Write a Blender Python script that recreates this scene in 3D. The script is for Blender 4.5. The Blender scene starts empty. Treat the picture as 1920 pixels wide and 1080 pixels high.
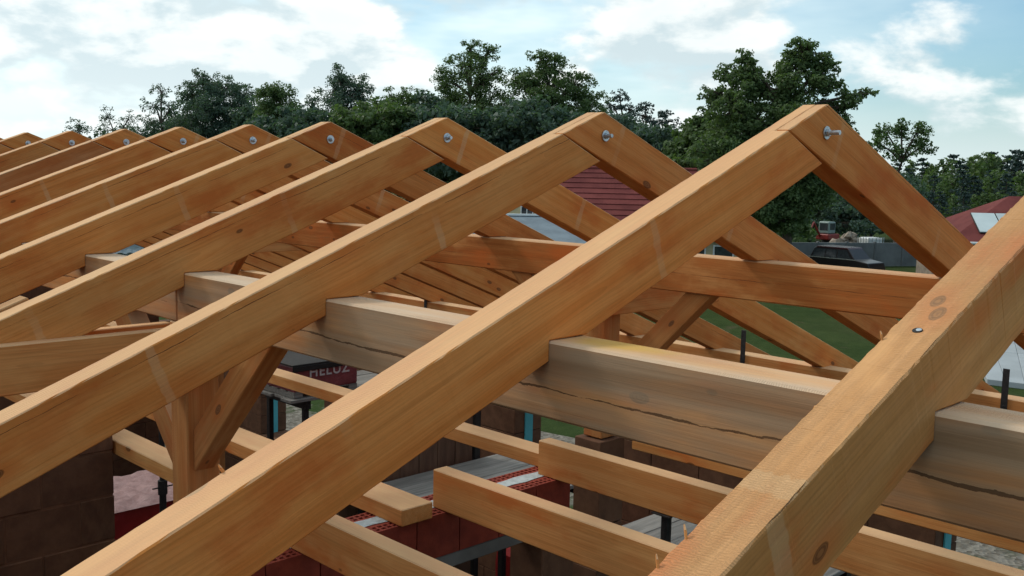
import bpy, bmesh, math, random
import numpy as np
from mathutils import Matrix, Vector

sc = bpy.context.scene
COL = sc.collection
rnd = random.Random(7)

# ------------------------------------------------------------------ camera
F = 1880.8                                   # focal length in pixels of a 1920 px wide picture
CAM = Vector((-3.148, -1.703, -0.244))
PAN, PIT, ROL = math.radians(44.50), math.radians(-6.678), math.radians(1.188)
FW = Vector((math.sin(PAN)*math.cos(PIT), math.cos(PAN)*math.cos(PIT), math.sin(PIT)))
_r = Vector((math.cos(PAN), -math.sin(PAN), 0)); _u = _r.cross(FW)
RT = _r*math.cos(ROL) + _u*math.sin(ROL); UP = -_r*math.sin(ROL) + _u*math.cos(ROL)
cd = bpy.data.cameras.new('camera'); cam = bpy.data.objects.new('camera', cd); COL.objects.link(cam)
cd.sensor_width = 36; cd.lens = F/1920*36; cd.clip_start = .05; cd.clip_end = 3000
m = Matrix.Identity(4)
for i in range(3):
    m[i][0], m[i][1], m[i][2], m[i][3] = RT[i], UP[i], -FW[i], CAM[i]
cam.matrix_world = m
sc.camera = cam

def ray(x, y): return FW + RT*((x-960)/F) - UP*((y-540)/F)
def at(x, y, d): return CAM + ray(x, y)*d                  # point at depth d
def hit(x, y, ax, v):
    d = ray(x, y); return CAM + d*((v-CAM[ax])/d[ax])       # point on an axis plane
GROUND = -5.0

# ------------------------------------------------------------------ world, sun, exposure
SUN_AZ, SUN_EL = math.radians(-14), math.radians(44)        # azimuth from +Y towards +X
sun_dir = Vector((math.sin(SUN_AZ)*math.cos(SUN_EL), math.cos(SUN_AZ)*math.cos(SUN_EL), math.sin(SUN_EL)))
sc.view_settings.view_transform = 'Standard'; sc.view_settings.look = 'None'
sc.view_settings.gamma = 1; sc.view_settings.exposure = 0.20; sc.view_settings.use_curve_mapping = False

class N:                                                     # tiny node-tree helper
    def __init__(s, tree): s.t = tree; s.t.nodes.clear()
    def n(s, typ, **kw):
        nd = s.t.nodes.new(typ)
        for k, v in kw.items(): setattr(nd, k, v)
        return nd
    def put(s, sock, v):
        if hasattr(v, 'is_output'): s.t.links.new(v, sock)
        elif v is not None:
            if isinstance(v, (tuple, list)) and sock.type == 'RGBA' and len(v) == 3: v = (*v, 1)
            sock.default_value = v
    def math(s, op, a, b=None, c=None, clamp=False):
        nd = s.n('ShaderNodeMath', operation=op, use_clamp=clamp)
        for i, v in enumerate((a, b, c)):
            if v is not None: s.put(nd.inputs[i], v)
        return nd.outputs[0]
    def vmath(s, op, a, b=None):
        nd = s.n('ShaderNodeVectorMath', operation=op)
        s.put(nd.inputs[0], a)
        if b is not None: s.put(nd.inputs['Scale'] if op == 'SCALE' else nd.inputs[1], b)
        return nd.outputs['Value'] if op in ('DOT_PRODUCT', 'LENGTH') else nd.outputs[0]
    def noise(s, vec, scale=5, detail=3, rough=.55, dist=0, col=False):
        nd = s.n('ShaderNodeTexNoise'); s.put(nd.inputs['Vector'], vec)
        for k, v in (('Scale', scale), ('Detail', detail), ('Roughness', rough), ('Distortion', dist)): s.put(nd.inputs[k], v)
        return nd.outputs[1 if col else 0]
    def ramp(s, v, a, b, lo=0., hi=1., smooth=True):
        nd = s.n('ShaderNodeMapRange', interpolation_type='SMOOTHSTEP' if smooth else 'LINEAR')
        for i, x in enumerate((v, a, b, lo, hi)): s.put(nd.inputs[i], x)
        return nd.outputs[0]
    def mix(s, f, a, b, mode='MIX'):
        nd = s.n('ShaderNodeMix', data_type='RGBA', blend_type=mode)
        s.put(nd.inputs[0], f); s.put(nd.inputs[6], a); s.put(nd.inputs[7], b)
        return nd.outputs[2]
    def sep(s, v): nd = s.n('ShaderNodeSeparateXYZ'); s.put(nd.inputs[0], v); return nd.outputs
    def comb(s, x, y, z):
        nd = s.n('ShaderNodeCombineXYZ')
        for i, v in enumerate((x, y, z)): s.put(nd.inputs[i], v)
        return nd.outputs[0]

w = bpy.data.worlds.new('World'); sc.world = w; w.use_nodes = True
g = N(w.node_tree)
sky = g.n('ShaderNodeTexSky', sky_type='NISHITA', sun_disc=False, sun_elevation=SUN_EL,
          sun_rotation=SUN_AZ, air_density=1.0, dust_density=1.2, ozone_density=1.2)
dirv = g.vmath('NORMALIZE', g.n('ShaderNodeTexCoord').outputs['Generated'])
dx, dy, dz = g.sep(dirv)
SEED = (21., 3.7, 7.7)
def cloud(off):
    p = g.vmath('ADD', g.comb(dx, dy, g.math('ADD', g.math('MULTIPLY', dz, 2.2), off)), SEED)
    big = g.noise(p, 3.6, 2, .5)
    fine = g.noise(p, 8.0, 10, .54, .12)
    return g.math('ADD', g.math('MULTIPLY', big, .60), g.math('MULTIPLY', fine, .50))
c0 = cloud(0.); c1 = cloud(.05)
sund = g.vmath('DOT_PRODUCT', dirv, tuple(sun_dir))
cover = g.math('ADD', c0, g.ramp(sund, .05, .62, -.045, .055))
mask = g.ramp(cover, .505, .585)                              # cumulus
veil = g.math('MULTIPLY', g.ramp(g.noise(g.vmath('MULTIPLY', dirv, (1., 1., 4.)), 2.2, 5, .6), .18, .58), g.ramp(sund, .05, .50, .03, .97))
lit = g.ramp(g.math('SUBTRACT', c0, c1), -.05, .05)
thick = g.ramp(cover, .57, .72)
shade = g.math('SUBTRACT', lit, g.math('MULTIPLY', thick, .35), clamp=True)
ccol = g.mix(shade, (.53, .635, .67), (.85, .88, .865))
glow = g.ramp(sund, -.4, .9, .98, 1.16)
ccol = g.mix(g.ramp(dz, .0, .13, .55, 0.), g.vmath('SCALE', ccol, glow), g.vmath('SCALE', (.74, .82, .82), glow))
scol = g.vmath('MULTIPLY', g.vmath('SCALE', sky.outputs[0], .085), (.82, 1.10, 1.20))
scol = g.vmath('ADD', scol, (.01, .06, .08))
scol = g.mix(veil, scol, g.vmath('SCALE', (.78, .90, .90), glow))
scol = g.mix(g.ramp(dz, .0, .10, .90, .0), scol, g.vmath('SCALE', (.66, .77, .78), glow))   # pale air near the horizon
bg = g.n('ShaderNodeBackground'); g.put(bg.inputs[0], g.mix(mask, scol, ccol)); bg.inputs[1].default_value = 1.0
g.t.links.new(bg.outputs[0], g.n('ShaderNodeOutputWorld').inputs[0])

sl = bpy.data.lights.new('sun', 'SUN'); sl.energy = 1.5; sl.angle = math.radians(10); sl.color = (1, .93, .82)
so = bpy.data.objects.new('sun', sl); COL.objects.link(so)
so.rotation_euler = (-sun_dir).to_track_quat('-Z', 'Y').to_euler(); so.location = (0, 0, 30)

# ------------------------------------------------------------------ materials
def material(name):
    mt = bpy.data.materials.new(name); mt.use_nodes = True
    nt = N(mt.node_tree)
    b = nt.n('ShaderNodeBsdfPrincipled'); o = nt.n('ShaderNodeOutputMaterial'); nt.t.links.new(b.outputs[0], o.inputs[0])
    return mt, nt, b
def bump(nt, b, h, strength=.3, dist=.01):
    bp = nt.n('ShaderNodeBump'); bp.inputs['Strength'].default_value = strength; bp.inputs['Distance'].default_value = dist
    nt.put(bp.inputs['Height'], h); nt.t.links.new(bp.outputs[0], b.inputs['Normal'])

def wood(name, pale=(.74, .325, .098), deep=(.69, .258, .064), red=(.56, .135, .026), stripes=False, crack=.0,
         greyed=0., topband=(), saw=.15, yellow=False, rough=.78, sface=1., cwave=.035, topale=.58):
    mt, n, b = material(name)
    tc = n.n('ShaderNodeTexCoord'); oi = n.n('ShaderNodeObjectInfo')
    rv = oi.outputs['Random']
    obc = tc.outputs['Object']
    off = n.comb(n.math('MULTIPLY', rv, 37.), n.math('MULTIPLY', rv, 91.), n.math('MULTIPLY', rv, 53.))
    p = n.vmath('ADD', obc, off)
    warp = n.noise(n.vmath('MULTIPLY', p, (1.3, 3., 3.)), 1., 3, .5, 0, True)
    pw = n.vmath('ADD', p, n.vmath('MULTIPLY', n.vmath('SUBTRACT', warp, (.5, .5, .5)), (.0, .05, .05)))
    # growth rings seen lengthwise
    gz = n.sep(pw)
    ring = n.noise(n.vmath('MULTIPLY', pw, (.35, 26., 26.)), 1., 2, .5)
    # annual rings: distance from a wandering pith line that lies off-centre in each log
    _, py_, pz_ = n.sep(obc)
    yc = n.math('MULTIPLY', n.math('SUBTRACT', n.math('FRACT', n.math('MULTIPLY', rv, 13.7)), .5), .16)
    zc = n.math('MULTIPLY', n.math('SUBTRACT', n.math('FRACT', n.math('MULTIPLY', rv, 29.3)), .5), .22)
    wob_ = n.noise(n.vmath('MULTIPLY', p, (1.1, 5., 5.)), 1., 3, .5, 0, True)
    wy, wz, wr = n.sep(wob_)
    dy_ = n.math('ADD', n.math('SUBTRACT', py_, yc), n.math('MULTIPLY', n.math('SUBTRACT', wy, .5), .09))
    dz_ = n.math('ADD', n.math('SUBTRACT', pz_, zc), n.math('MULTIPLY', n.math('SUBTRACT', wz, .5), .09))
    rad = n.math('SQRT', n.math('ADD', n.math('MULTIPLY', dy_, dy_), n.math('MULTIPLY', dz_, dz_)))
    late = n.math('POWER', n.math('FRACT', n.math('MULTIPLY', rad, 115.)), 2.5)
    fibre = n.noise(n.vmath('MULTIPLY', p, (2.2, 120., 120.)), 1., 3, .6)
    blot = n.noise(n.vmath('MULTIPLY', p, (2.2, 6., 6.)), 1., 5, .58)
    col = n.mix(n.ramp(ring, .33, .67), pale, deep)
    col = n.mix(n.math('MULTIPLY', late, .26), col, tuple(c*.60 for c in deep))
    streak = n.noise(n.vmath('MULTIPLY', pw, (.5, 60., 60.)), 1., 2, .5)
    col = n.mix(n.math('MULTIPLY', n.ramp(streak, .56, .70), .30), col, tuple(c*.62 for c in deep))
    col = n.mix(n.math('MULTIPLY', n.ramp(blot, .50, .70), .72), col, red)
    col = n.mix(n.math('MULTIPLY', n.ramp(blot, .48, .30), .35), col, (.80, .45, .17))
    col = n.mix(n.math('MULTIPLY', n.ramp(fibre, .42, .75), .26), col, tuple(c*.55 for c in deep))
    # knots
    vo = n.n('ShaderNodeTexVoronoi', feature='F1'); n.put(vo.inputs['Vector'], n.vmath('MULTIPLY', p, (3.6, 7.5, 7.5))); vo.inputs['Scale'].default_value = 1.
    keep = n.ramp(n.sep(vo.outputs['Color'])[0], .22, .23, 0, 1, False)
    halo = n.math('MULTIPLY', n.ramp(vo.outputs['Distance'], .08, .42, 1, 0), keep)
    core = n.math('MULTIPLY', n.ramp(vo.outputs['Distance'], .085, .105, 1, 0), keep)
    col = n.mix(n.math('MULTIPLY', halo, .42), col, red)
    ringk = n.math('SINE', n.math('MULTIPLY', vo.outputs['Distance'], 150.))
    col = n.mix(n.math('MULTIPLY', core, .85), col, n.mix(n.ramp(ringk, -1, 1), (.13, .05, .02), (.28, .12, .045)))
    col = n.mix(n.math('MULTIPLY', n.math('MULTIPLY', n.ramp(vo.outputs['Distance'], .085, .095, 0, 1), n.ramp(vo.outputs['Distance'], .10, .115, 1, 0)), n.math('MULTIPLY', keep, .6)), col, (.07, .025, .01))
    # per-beam tint
    tint = n.mix(rv, (.80, .77, .76), (1.07, 1.06, 1.04))
    col = n.mix(1., col, tint, 'MULTIPLY')
    col = n.mix(1., col, oi.outputs['Color'], 'MULTIPLY')                                    # tone of the individual timber
    ox, oy, oz = n.sep(obc)
    nx, ny, nz = n.sep(tc.outputs['Normal'])
    wnz = n.sep(n.n('ShaderNodeNewGeometry').outputs['Normal'])[2]
    # skylight on upward faces painted into the colour as a paler mix
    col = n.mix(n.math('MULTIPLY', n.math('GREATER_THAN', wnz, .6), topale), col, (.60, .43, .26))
    if greyed:
        gn = n.noise(n.vmath('MULTIPLY', p, (.7, 5., 5.)), 1., 4, .6)
        grey = n.mix(n.ramp(ring, .35, .65), (.33, .24, .16), (.25, .168, .102))
        grey = n.mix(n.math('MULTIPLY', n.math('GREATER_THAN', wnz, .6), .75), grey, (.66, .53, .40))  # grey top lightened as well: light from above put into the colour
        col = n.mix(n.math('MULTIPLY', n.ramp(gn, .25, .60), greyed), col, grey)
    if stripes:                                               # pale sticker marks left by the stacking battens
        front = n.math('GREATER_THAN', n.math('MULTIPLY', ny, sface), .5)
        wob = n.math('MULTIPLY', n.math('SUBTRACT', n.noise(n.vmath('MULTIPLY', p, (30., 12., 30.)), 1., 4), .5), .022)
        tot = 0.
        for x0, ww, st in stripes:
            d = n.math('ABSOLUTE', n.math('SUBTRACT', n.math('ADD', ox, wob), n.math('ADD', x0, n.math('MULTIPLY', n.math('SUBTRACT', rv, .5), .05))))
            tot = n.math('ADD', tot, n.math('MULTIPLY', n.ramp(d, ww, ww+.005, 1, 0), st))
        tot = n.math('MULTIPLY', n.math('MULTIPLY', tot, front), n.ramp(n.noise(n.vmath('MULTIPLY', p, (2., 5., 5.)), 1., 2), .3, .7))
        col = n.mix(tot, col, (.66, .47, .27))
    for x0, ww in topband:                                    # fresh pale band across the upper face
        d = n.math('ABSOLUTE', n.math('SUBTRACT', n.math('ADD', ox, n.math('MULTIPLY', n.noise(p, 60., 3), .03)), x0))
        col = n.mix(n.math('MULTIPLY', n.math('MULTIPLY', n.ramp(d, ww, ww+.008, 1, 0), n.math('GREATER_THAN', nz, .7)), .25), col, (.68, .50, .29))
    if yellow:
        d = n.vmath('LENGTH', n.vmath('MULTIPLY', n.vmath('SUBTRACT', obc, yellow), (4.2, 9., 0.)))
        d = n.math('ADD', d, n.math('MULTIPLY', n.math('SUBTRACT', n.noise(p, 14., 4), .5), .7))
        f = n.math('MULTIPLY', n.ramp(d, .2, .95, .55, 0), n.math('GREATER_THAN', nz, .5))
        col = n.mix(f, col, (.55, .34, .02))
    h = n.math('ADD', n.math('MULTIPLY', fibre, .5), n.math('MULTIPLY', ring, .3))
    if saw:
        sw = n.n('ShaderNodeTexWave', wave_type='BANDS', bands_direction='X'); n.put(sw.inputs['Vector'], p)
        sw.inputs['Scale'].default_value = 55; sw.inputs['Distortion'].default_value = 6; sw.inputs['Detail'].default_value = 2
        up = n.math('MULTIPLY', n.math('GREATER_THAN', nz, .5), n.ramp(blot, .35, .6))
        h = n.math('ADD', h, n.math('MULTIPLY', n.math('MULTIPLY', sw.outputs[1], up), saw*3))
        col = n.mix(n.math('MULTIPLY', n.math('MULTIPLY', n.ramp(sw.outputs[1], .5, 1.), up), saw*.6), col, (.30, .17, .08))
    if crack:
        wn = n.noise(n.comb(n.math('MULTIPLY', n.sep(p)[0], 1.6), rv, 0.), 1., 12, .66)
        line = n.math('ADD', n.math('ADD', -.02, n.math('MULTIPLY', n.math('SUBTRACT', wn, .5), cwave)), n.math('MULTIPLY', n.math('SUBTRACT', rv, .5), .05))
        d = n.math('ABSOLUTE', n.math('SUBTRACT', oz, line))
        wid = n.math('MULTIPLY', n.ramp(n.noise(n.comb(n.math('MULTIPLY', n.sep(p)[0], 3.5), 4., rv), 1., 3), .36, .66), 0.003*crack)
        f = n.math('LESS_THAN', n.math('ADD', d, n.math('MULTIPLY', n.math('SUBTRACT', n.noise(n.vmath('MULTIPLY', p, (25., 1., 160.)), 1., 4, .7), .5), .0045*crack)), wid)
        f = n.math('MULTIPLY', f, n.math('GREATER_THAN', n.math('ABSOLUTE', ny), .5))
        col = n.mix(n.math('MULTIPLY', f, .8), col, (.06, .03, .015))
        h = n.math('SUBTRACT', h, n.math('MULTIPLY', f, 1.5))
    n.put(b.inputs['Base Color'], col); b.inputs['Roughness'].default_value = rough
    b.inputs['Specular IOR Level'].default_value = .15
    bump(n, b, h, .5, .004)
    return mt

def plain(name, col, col2=None, rough=.7, scale=8., metal=0., bstr=.2, spec=.4, stretch=(1, 1, 1)):
    mt, n, b = material(name)
    p = n.vmath('MULTIPLY', n.n('ShaderNodeTexCoord').outputs['Object'], stretch)
    rv = n.n('ShaderNodeObjectInfo').outputs['Random']
    p = n.vmath('ADD', p, n.comb(n.math('MULTIPLY', rv, 31.), n.math('MULTIPLY', rv, 17.), rv))
    f = n.noise(p, scale, 6, .6)
    c = n.mix(n.ramp(f, .3, .7), col, col2 or tuple(x*.65 for x in col))
    c = n.mix(1., c, n.mix(rv, (.86, .86, .86), (1.1, 1.1, 1.1)), 'MULTIPLY')
    n.put(b.inputs['Base Color'], c); b.inputs['Roughness'].default_value = rough; b.inputs['Metallic'].default_value = metal
    b.inputs['Specular IOR Level'].default_value = spec
    if bstr: bump(n, b, n.noise(p, scale*3, 5, .65), bstr, .01)
    return mt

ST = ((.985, .011, .34), (2.08, .012, .32), (2.95, .012, .25))
M = {
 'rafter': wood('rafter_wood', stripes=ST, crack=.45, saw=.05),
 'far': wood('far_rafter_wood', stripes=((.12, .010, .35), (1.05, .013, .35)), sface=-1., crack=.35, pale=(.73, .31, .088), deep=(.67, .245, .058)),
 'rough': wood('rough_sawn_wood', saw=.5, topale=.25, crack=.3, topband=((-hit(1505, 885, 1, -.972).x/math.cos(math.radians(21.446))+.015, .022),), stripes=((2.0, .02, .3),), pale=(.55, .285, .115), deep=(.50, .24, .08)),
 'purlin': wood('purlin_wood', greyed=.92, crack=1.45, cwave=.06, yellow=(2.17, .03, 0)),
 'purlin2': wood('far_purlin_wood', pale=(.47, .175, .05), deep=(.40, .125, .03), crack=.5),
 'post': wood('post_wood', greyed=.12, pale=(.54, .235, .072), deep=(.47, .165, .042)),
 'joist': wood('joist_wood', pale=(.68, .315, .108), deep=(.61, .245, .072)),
 'grey_plank': plain('weathered_plank', (.30, .29, .27), (.17, .165, .155), scale=2.5, stretch=(1, 14, 14)),
 'brick': plain('fired_clay', (.27, .042, .02), (.19, .026, .013), scale=14, rough=.85),
 'brick_brown': plain('brown_block', (.15, .07, .036), (.10, .044, .022), scale=10, rough=.9),
 'mortar': plain('mortar', (.50, .55, .56), (.36, .40, .41), scale=30, rough=.9, bstr=.5),
 'xps': plain('cyan_insulation_board', (.09, .44, .50), (.07, .36, .42), scale=4, rough=.6),
 'concrete': plain('concrete', (.20, .19, .175), (.12, .115, .105), scale=3, rough=.9),
 'earth': plain('bare_earth', (.05, .032, .022), (.03, .019, .013), scale=4, rough=1., bstr=.6, spec=.05),
 'dark_panel': plain('brown_panel_board', (.16, .085, .05), (.10, .05, .03), scale=3, stretch=(6, 1, 1)),
 'steel': plain('zinc_plated_steel', (.62, .66, .70), (.45, .49, .53), rough=.35, scale=60, metal=.9, bstr=.05),
 'black_steel': plain('black_steel', (.035, .032, .033), (.02, .02, .02), rough=.55, scale=40, metal=.3),
 'foil': plain('red_wrapping_foil', (.25, .065, .075), (.17, .04, .047), rough=.4, scale=5, bstr=.5),
 'foil_dark': plain('crimson_wrapping_foil', (.30, .02, .02), (.2, .012, .012), rough=.4, scale=5, bstr=.4),
 'foil_pale': plain('pale_torn_foil', (.40, .24, .23), (.24, .13, .125), rough=.4, scale=9, bstr=.9),
 'print': plain('white_print', (.58, .54, .55), (.50, .47, .48), rough=.5, bstr=0),
 'black': plain('black_cover', (.02, .018, .018), (.012, .011, .011), rough=.7),
 'tile': plain('red_metal_tile', (.17, .045, .041), (.12, .030, .029), rough=.85, spec=.12, scale=1.2),
 'plaster': plain('yellow_plaster', (.60, .52, .32), (.50, .43, .26), scale=2, rough=.9),
 'white': plain('white_trim', (.74, .76, .76), (.62, .64, .64), scale=3, rough=.6),
 'glass': plain('dark_window_glass', (.05, .06, .065), (.03, .035, .04), rough=.08, spec=.6, bstr=0),
 'blue_roof': plain('slate_blue_roofing', (.17, .215, .25), (.12, .155, .185), scale=1.5, rough=.8),
 'solar': plain('solar_glass', (.42, .50, .52), (.36, .44, .46), rough=.3, scale=1, spec=.8, bstr=0),
 'corrugated': plain('galvanised_sheet', (.42, .46, .47), (.30, .34, .35), rough=.45, metal=.4, scale=3),
 'car': plain('maroon_car_paint', (.05, .012, .016), (.04, .01, .012), rough=.22, spec=.6, bstr=0),
 'car_dark': plain('dark_car_body', (.018, .014, .016), (.012, .01, .012), rough=.3, bstr=0),
 'chrome': plain('bright_car_trim', (.55, .57, .58), (.45, .46, .47), rough=.25, metal=.6, bstr=0),
 'rubber': plain('rubber', (.02, .02, .02), (.015, .015, .015), rough=.85),
 'mach_red': plain('red_machine_paint', (.26, .025, .02), (.2, .02, .016), rough=.4),
 'mach_green': plain('pale_green_machine_paint', (.22, .29, .27), (.17, .23, .22), rough=.4),
 'stone': plain('rubble_stone', (.34, .28, .22), (.2, .16, .13), scale=3, rough=.95),
 'garden_wall': plain('grey_concrete_wall', (.17, .185, .19), (.12, .13, .135), scale=1.5, rough=.9),
 'slab': plain('pale_concrete_slab', (.33, .36, .38), (.27, .295, .31), scale=.8, rough=.8),
 'yellow': plain('yellow_paint', (.6, .42, .04), (.5, .35, .03)),
 'bark': plain('bark', (.085, .065, .048), (.045, .035, .026), scale=6, rough=.95, stretch=(1, 1, .3)),
}
def leaf_mat(name, a, b_, trans=.25):
    mt, n, b = material(name)
    rv = n.n('ShaderNodeNewGeometry').outputs['Random Per Island']
    c = n.mix(rv, a, b_)
    n.put(b.inputs['Base Color'], c); b.inputs['Roughness'].default_value = .55; b.inputs['Specular IOR Level'].default_value = .2
    t = n.n('ShaderNodeBsdfTranslucent'); n.put(t.inputs[0], n.vmath('MULTIPLY', c, (1.1, 1.3, .6)))
    mx = n.n('ShaderNodeMixShader'); mx.inputs[0].default_value = trans
    n.t.links.new(b.outputs[0], mx.inputs[1]); n.t.links.new(t.outputs[0], mx.inputs[2])
    n.t.links.new(mx.outputs[0], [x for x in n.t.nodes if x.type == 'OUTPUT_MATERIAL'][0].inputs[0])
    return mt
LEAF = {
 'dark': leaf_mat('dark_leaf', (.064, .104, .082), (.086, .132, .100), .35),  # bluish, lifted green: distance haze put into the leaf colour
 'mid': leaf_mat('green_leaf', (.076, .120, .050), (.108, .160, .064), .4),
 'light': leaf_mat('light_green_leaf', (.05, .095, .03), (.09, .15, .05)),
 'needle': leaf_mat('dark_needle', (.040, .068, .068), (.056, .090, .086), .2),
}
mt, n, b = material('grass_ground')
pos = n.n('ShaderNodeNewGeometry').outputs['Position']
big = n.noise(pos, .07, 4, .6); fine = n.noise(pos, 2.5, 6, .7)
c = n.mix(n.ramp(fine, .3, .7), (.026, .044, .012), (.040, .062, .018))
c = n.mix(n.math('MULTIPLY', n.ramp(big, .5, .68), .6), c, (.07, .07, .03))
c = n.mix(n.math('MULTIPLY', n.ramp(n.noise(pos, .45, 5, .65), .52, .66), .55), c, (.055, .075, .024))
c = n.mix(n.math('MULTIPLY', n.ramp(n.noise(pos, 1.1, 4, .6), .60, .70), .5), c, (.085, .070, .040))
n.put(b.inputs['Base Color'], c); b.inputs['Roughness'].default_value = 1.; b.inputs['Specular IOR Level'].default_value = .05
bump(n, b, n.noise(pos, 18, 5, .7), .8, .05); M['grass'] = mt

# ------------------------------------------------------------------ mesh helpers
def tag(o, label=None, cat=None, group=None, kind=None):
    for k, v in (('label', label), ('category', cat), ('group', group), ('kind', kind)):
        if v: o[k] = v
    return o
def link(name, me, mat=None, parent=None, mw=None):
    o = bpy.data.objects.new(name, me); COL.objects.link(o)
    if mat is not None and me is not None and not me.materials: me.materials.append(M[mat] if isinstance(mat, str) else mat)
    if mw is not None: o.matrix_world = mw
    if parent is not None: o.parent = parent
    return o
def mesh(name, v, f, smooth=False):
    me = bpy.data.meshes.new(name); me.from_pydata([tuple(p) for p in v], [], f); me.update()
    if smooth: me.polygons.foreach_set('use_smooth', [True]*len(me.polygons))
    return me
def empty(name, loc, rz=0):
    o = bpy.data.objects.new(name, None); COL.objects.link(o); o.location = loc; o.rotation_euler = (0, 0, rz)
    o.empty_display_size = .1
    return o
def bevelled(me, w_, rough=0., seed=0, seg=1):
    bm = bmesh.new(); bm.from_mesh(me)
    bmesh.ops.recalc_face_normals(bm, faces=bm.faces)
    if w_: bmesh.ops.bevel(bm, geom=[e for e in bm.edges if len(e.link_faces) == 2 and e.calc_face_angle(0) > .5], offset=w_, segments=seg, affect='EDGES', profile=.5)
    bm.to_mesh(me); bm.free(); me.update(); return me
BOX_F = [(0, 3, 2, 1), (4, 5, 6, 7), (0, 1, 5, 4), (1, 2, 6, 5), (2, 3, 7, 6), (3, 0, 4, 7)]
def box_v(x0, x1, y0, y1, z0, z1): return [(x0, y0, z0), (x1, y0, z0), (x1, y1, z0), (x0, y1, z0), (x0, y0, z1), (x1, y0, z1), (x1, y1, z1), (x0, y1, z1)]
def box_me(name, x0, x1, y0, y1, z0, z1, bev=.003): return bevelled(mesh(name, box_v(x0, x1, y0, y1, z0, z1), BOX_F), bev)
class MB:
    def __init__(s): s.v = []; s.f = []
    def add(s, v, f):
        o = len(s.v); s.v += [tuple(p) for p in v]; s.f += [tuple(i+o for i in q) for q in f]; return s
    def box(s, *a): return s.add(box_v(*a), BOX_F)
    def cyl(s, p0, p1, r0, r1=None, n=8, cap=True):
        p0, p1 = Vector(p0), Vector(p1); r1 = r0 if r1 is None else r1
        d = (p1-p0).normalized(); a = d.orthogonal().normalized(); b_ = d.cross(a)
        v = []
        for p, r in ((p0, r0), (p1, r1)):
            for i in range(n):
                t = 2*math.pi*i/n; v.append(p+a*(r*math.cos(t))+b_*(r*math.sin(t)))
        f = [(i, (i+1) % n, n+(i+1) % n, n+i) for i in range(n)]
        if cap: f += [tuple(range(n))[::-1], tuple(range(n, 2*n))]
        return s.add(v, f)
    def me(s, name, bev=0, smooth=False):
        me = mesh(name, s.v, s.f, smooth)
        return bevelled(me, bev) if bev else me
def beam(name, p0, p1, wy, hz, mat, side=(0, 1, 0), bev=.004, sub=True):
    """squared timber; p0-p1 is the centre line, local x runs along the grain"""
    p0, p1 = Vector(p0), Vector(p1); x = (p1-p0).normalized(); y = Vector(side); y = (y-x*y.dot(x)).normalized(); z = x.cross(y)
    L = (p1-p0).length
    me = box_me(name, 0, L, -wy/2, wy/2, -hz/2, hz/2, bev)
    mw = Matrix.Identity(4)
    for i in range(3): mw[i][0], mw[i][1], mw[i][2], mw[i][3] = x[i], y[i], z[i], p0[i]
    return link(name, me, mat, None, mw)

# ------------------------------------------------------------------ the setting: ground
gm = mesh('ground', [(-400, -400, GROUND), (600, -400, GROUND), (600, 600, GROUND), (-400, 600, GROUND)], [(0, 1, 2, 3)])
tag(link('ground', gm, 'grass'), kind='structure')
fl = box_me('floor_slab', -3.7, 3.75, -3.5, 14.2, GROUND+.02, -4.86, 0)
tag(link('floor', fl, 'earth'), kind='structure')

mt, n, b = material('gravel_yard')
pos = n.n('ShaderNodeNewGeometry').outputs['Position']
st = n.n('ShaderNodeTexVoronoi', feature='F1'); n.put(st.inputs['Vector'], pos); st.inputs['Scale'].default_value = 16
c = n.mix(n.sep(st.outputs['Color'])[0], (.10, .088, .072), (.22, .20, .17))
c = n.mix(n.ramp(n.noise(pos, .55, 5, .65), .50, .60), c, (.030, .052, .014))
n.put(b.inputs['Base Color'], c); b.inputs['Roughness'].default_value = 1.; b.inputs['Specular IOR Level'].default_value = .05
bump(n, b, st.outputs['Distance'], .8, .03); M['gravel'] = mt
yv = [(4.0, -9)]+[(x, y) for x, y in ((11, -9), (11.5, -4), (10.4, 0), (11, 4), (10.2, 9), (9.2, 15), (4.0, 17))]
tag(link('gravel_yard', mesh('gravel_yard', [(x, y, GROUND+.004) for x, y in yv], [tuple(range(len(yv)))]), 'gravel'), kind='structure')

# ------------------------------------------------------------------ roof frame
A = math.radians(21.446); TA, CA, SA = math.tan(A), math.cos(A), math.sin(A)
D, W = .18, .097
DZ = D/CA
PX0, PX1, PZ, PH = -1.338, -1.198, -.667, .2
YF = [-.972, 0, .983, 1.957, 2.928, 3.756, 4.661, 5.532, 6.547, 7.536, 8.53, 9.51, 10.5, 11.48, 12.46]
XE = 4.7
EAVE = 3.75

def wavy(me, amp, step=.035, seed=1, big=0.):
    """cut a timber into short lengths and let its arrises wander a little"""
    bm = bmesh.new(); bm.from_mesh(me); r = random.Random(seed)
    xs = [q.co.x for q in bm.verts]; x = min(xs)+step
    while x < max(xs)-step:
        bmesh.ops.bisect_plane(bm, geom=bm.verts[:]+bm.edges[:]+bm.faces[:], plane_co=(x, 0, 0), plane_no=(1, 0, 0)); x += step*r.uniform(.7, 1.3)
    for q in bm.verts:
        a = amp*(1+(big if r.random() < .15 and q.co.z > -.03 else 0))
        if big and q.co.z < -.03: continue
        q.co.y += r.uniform(-a, a); q.co.z += r.uniform(-a, a)*.7
    bm.to_mesh(me); bm.free(); me.update(); return me

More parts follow.
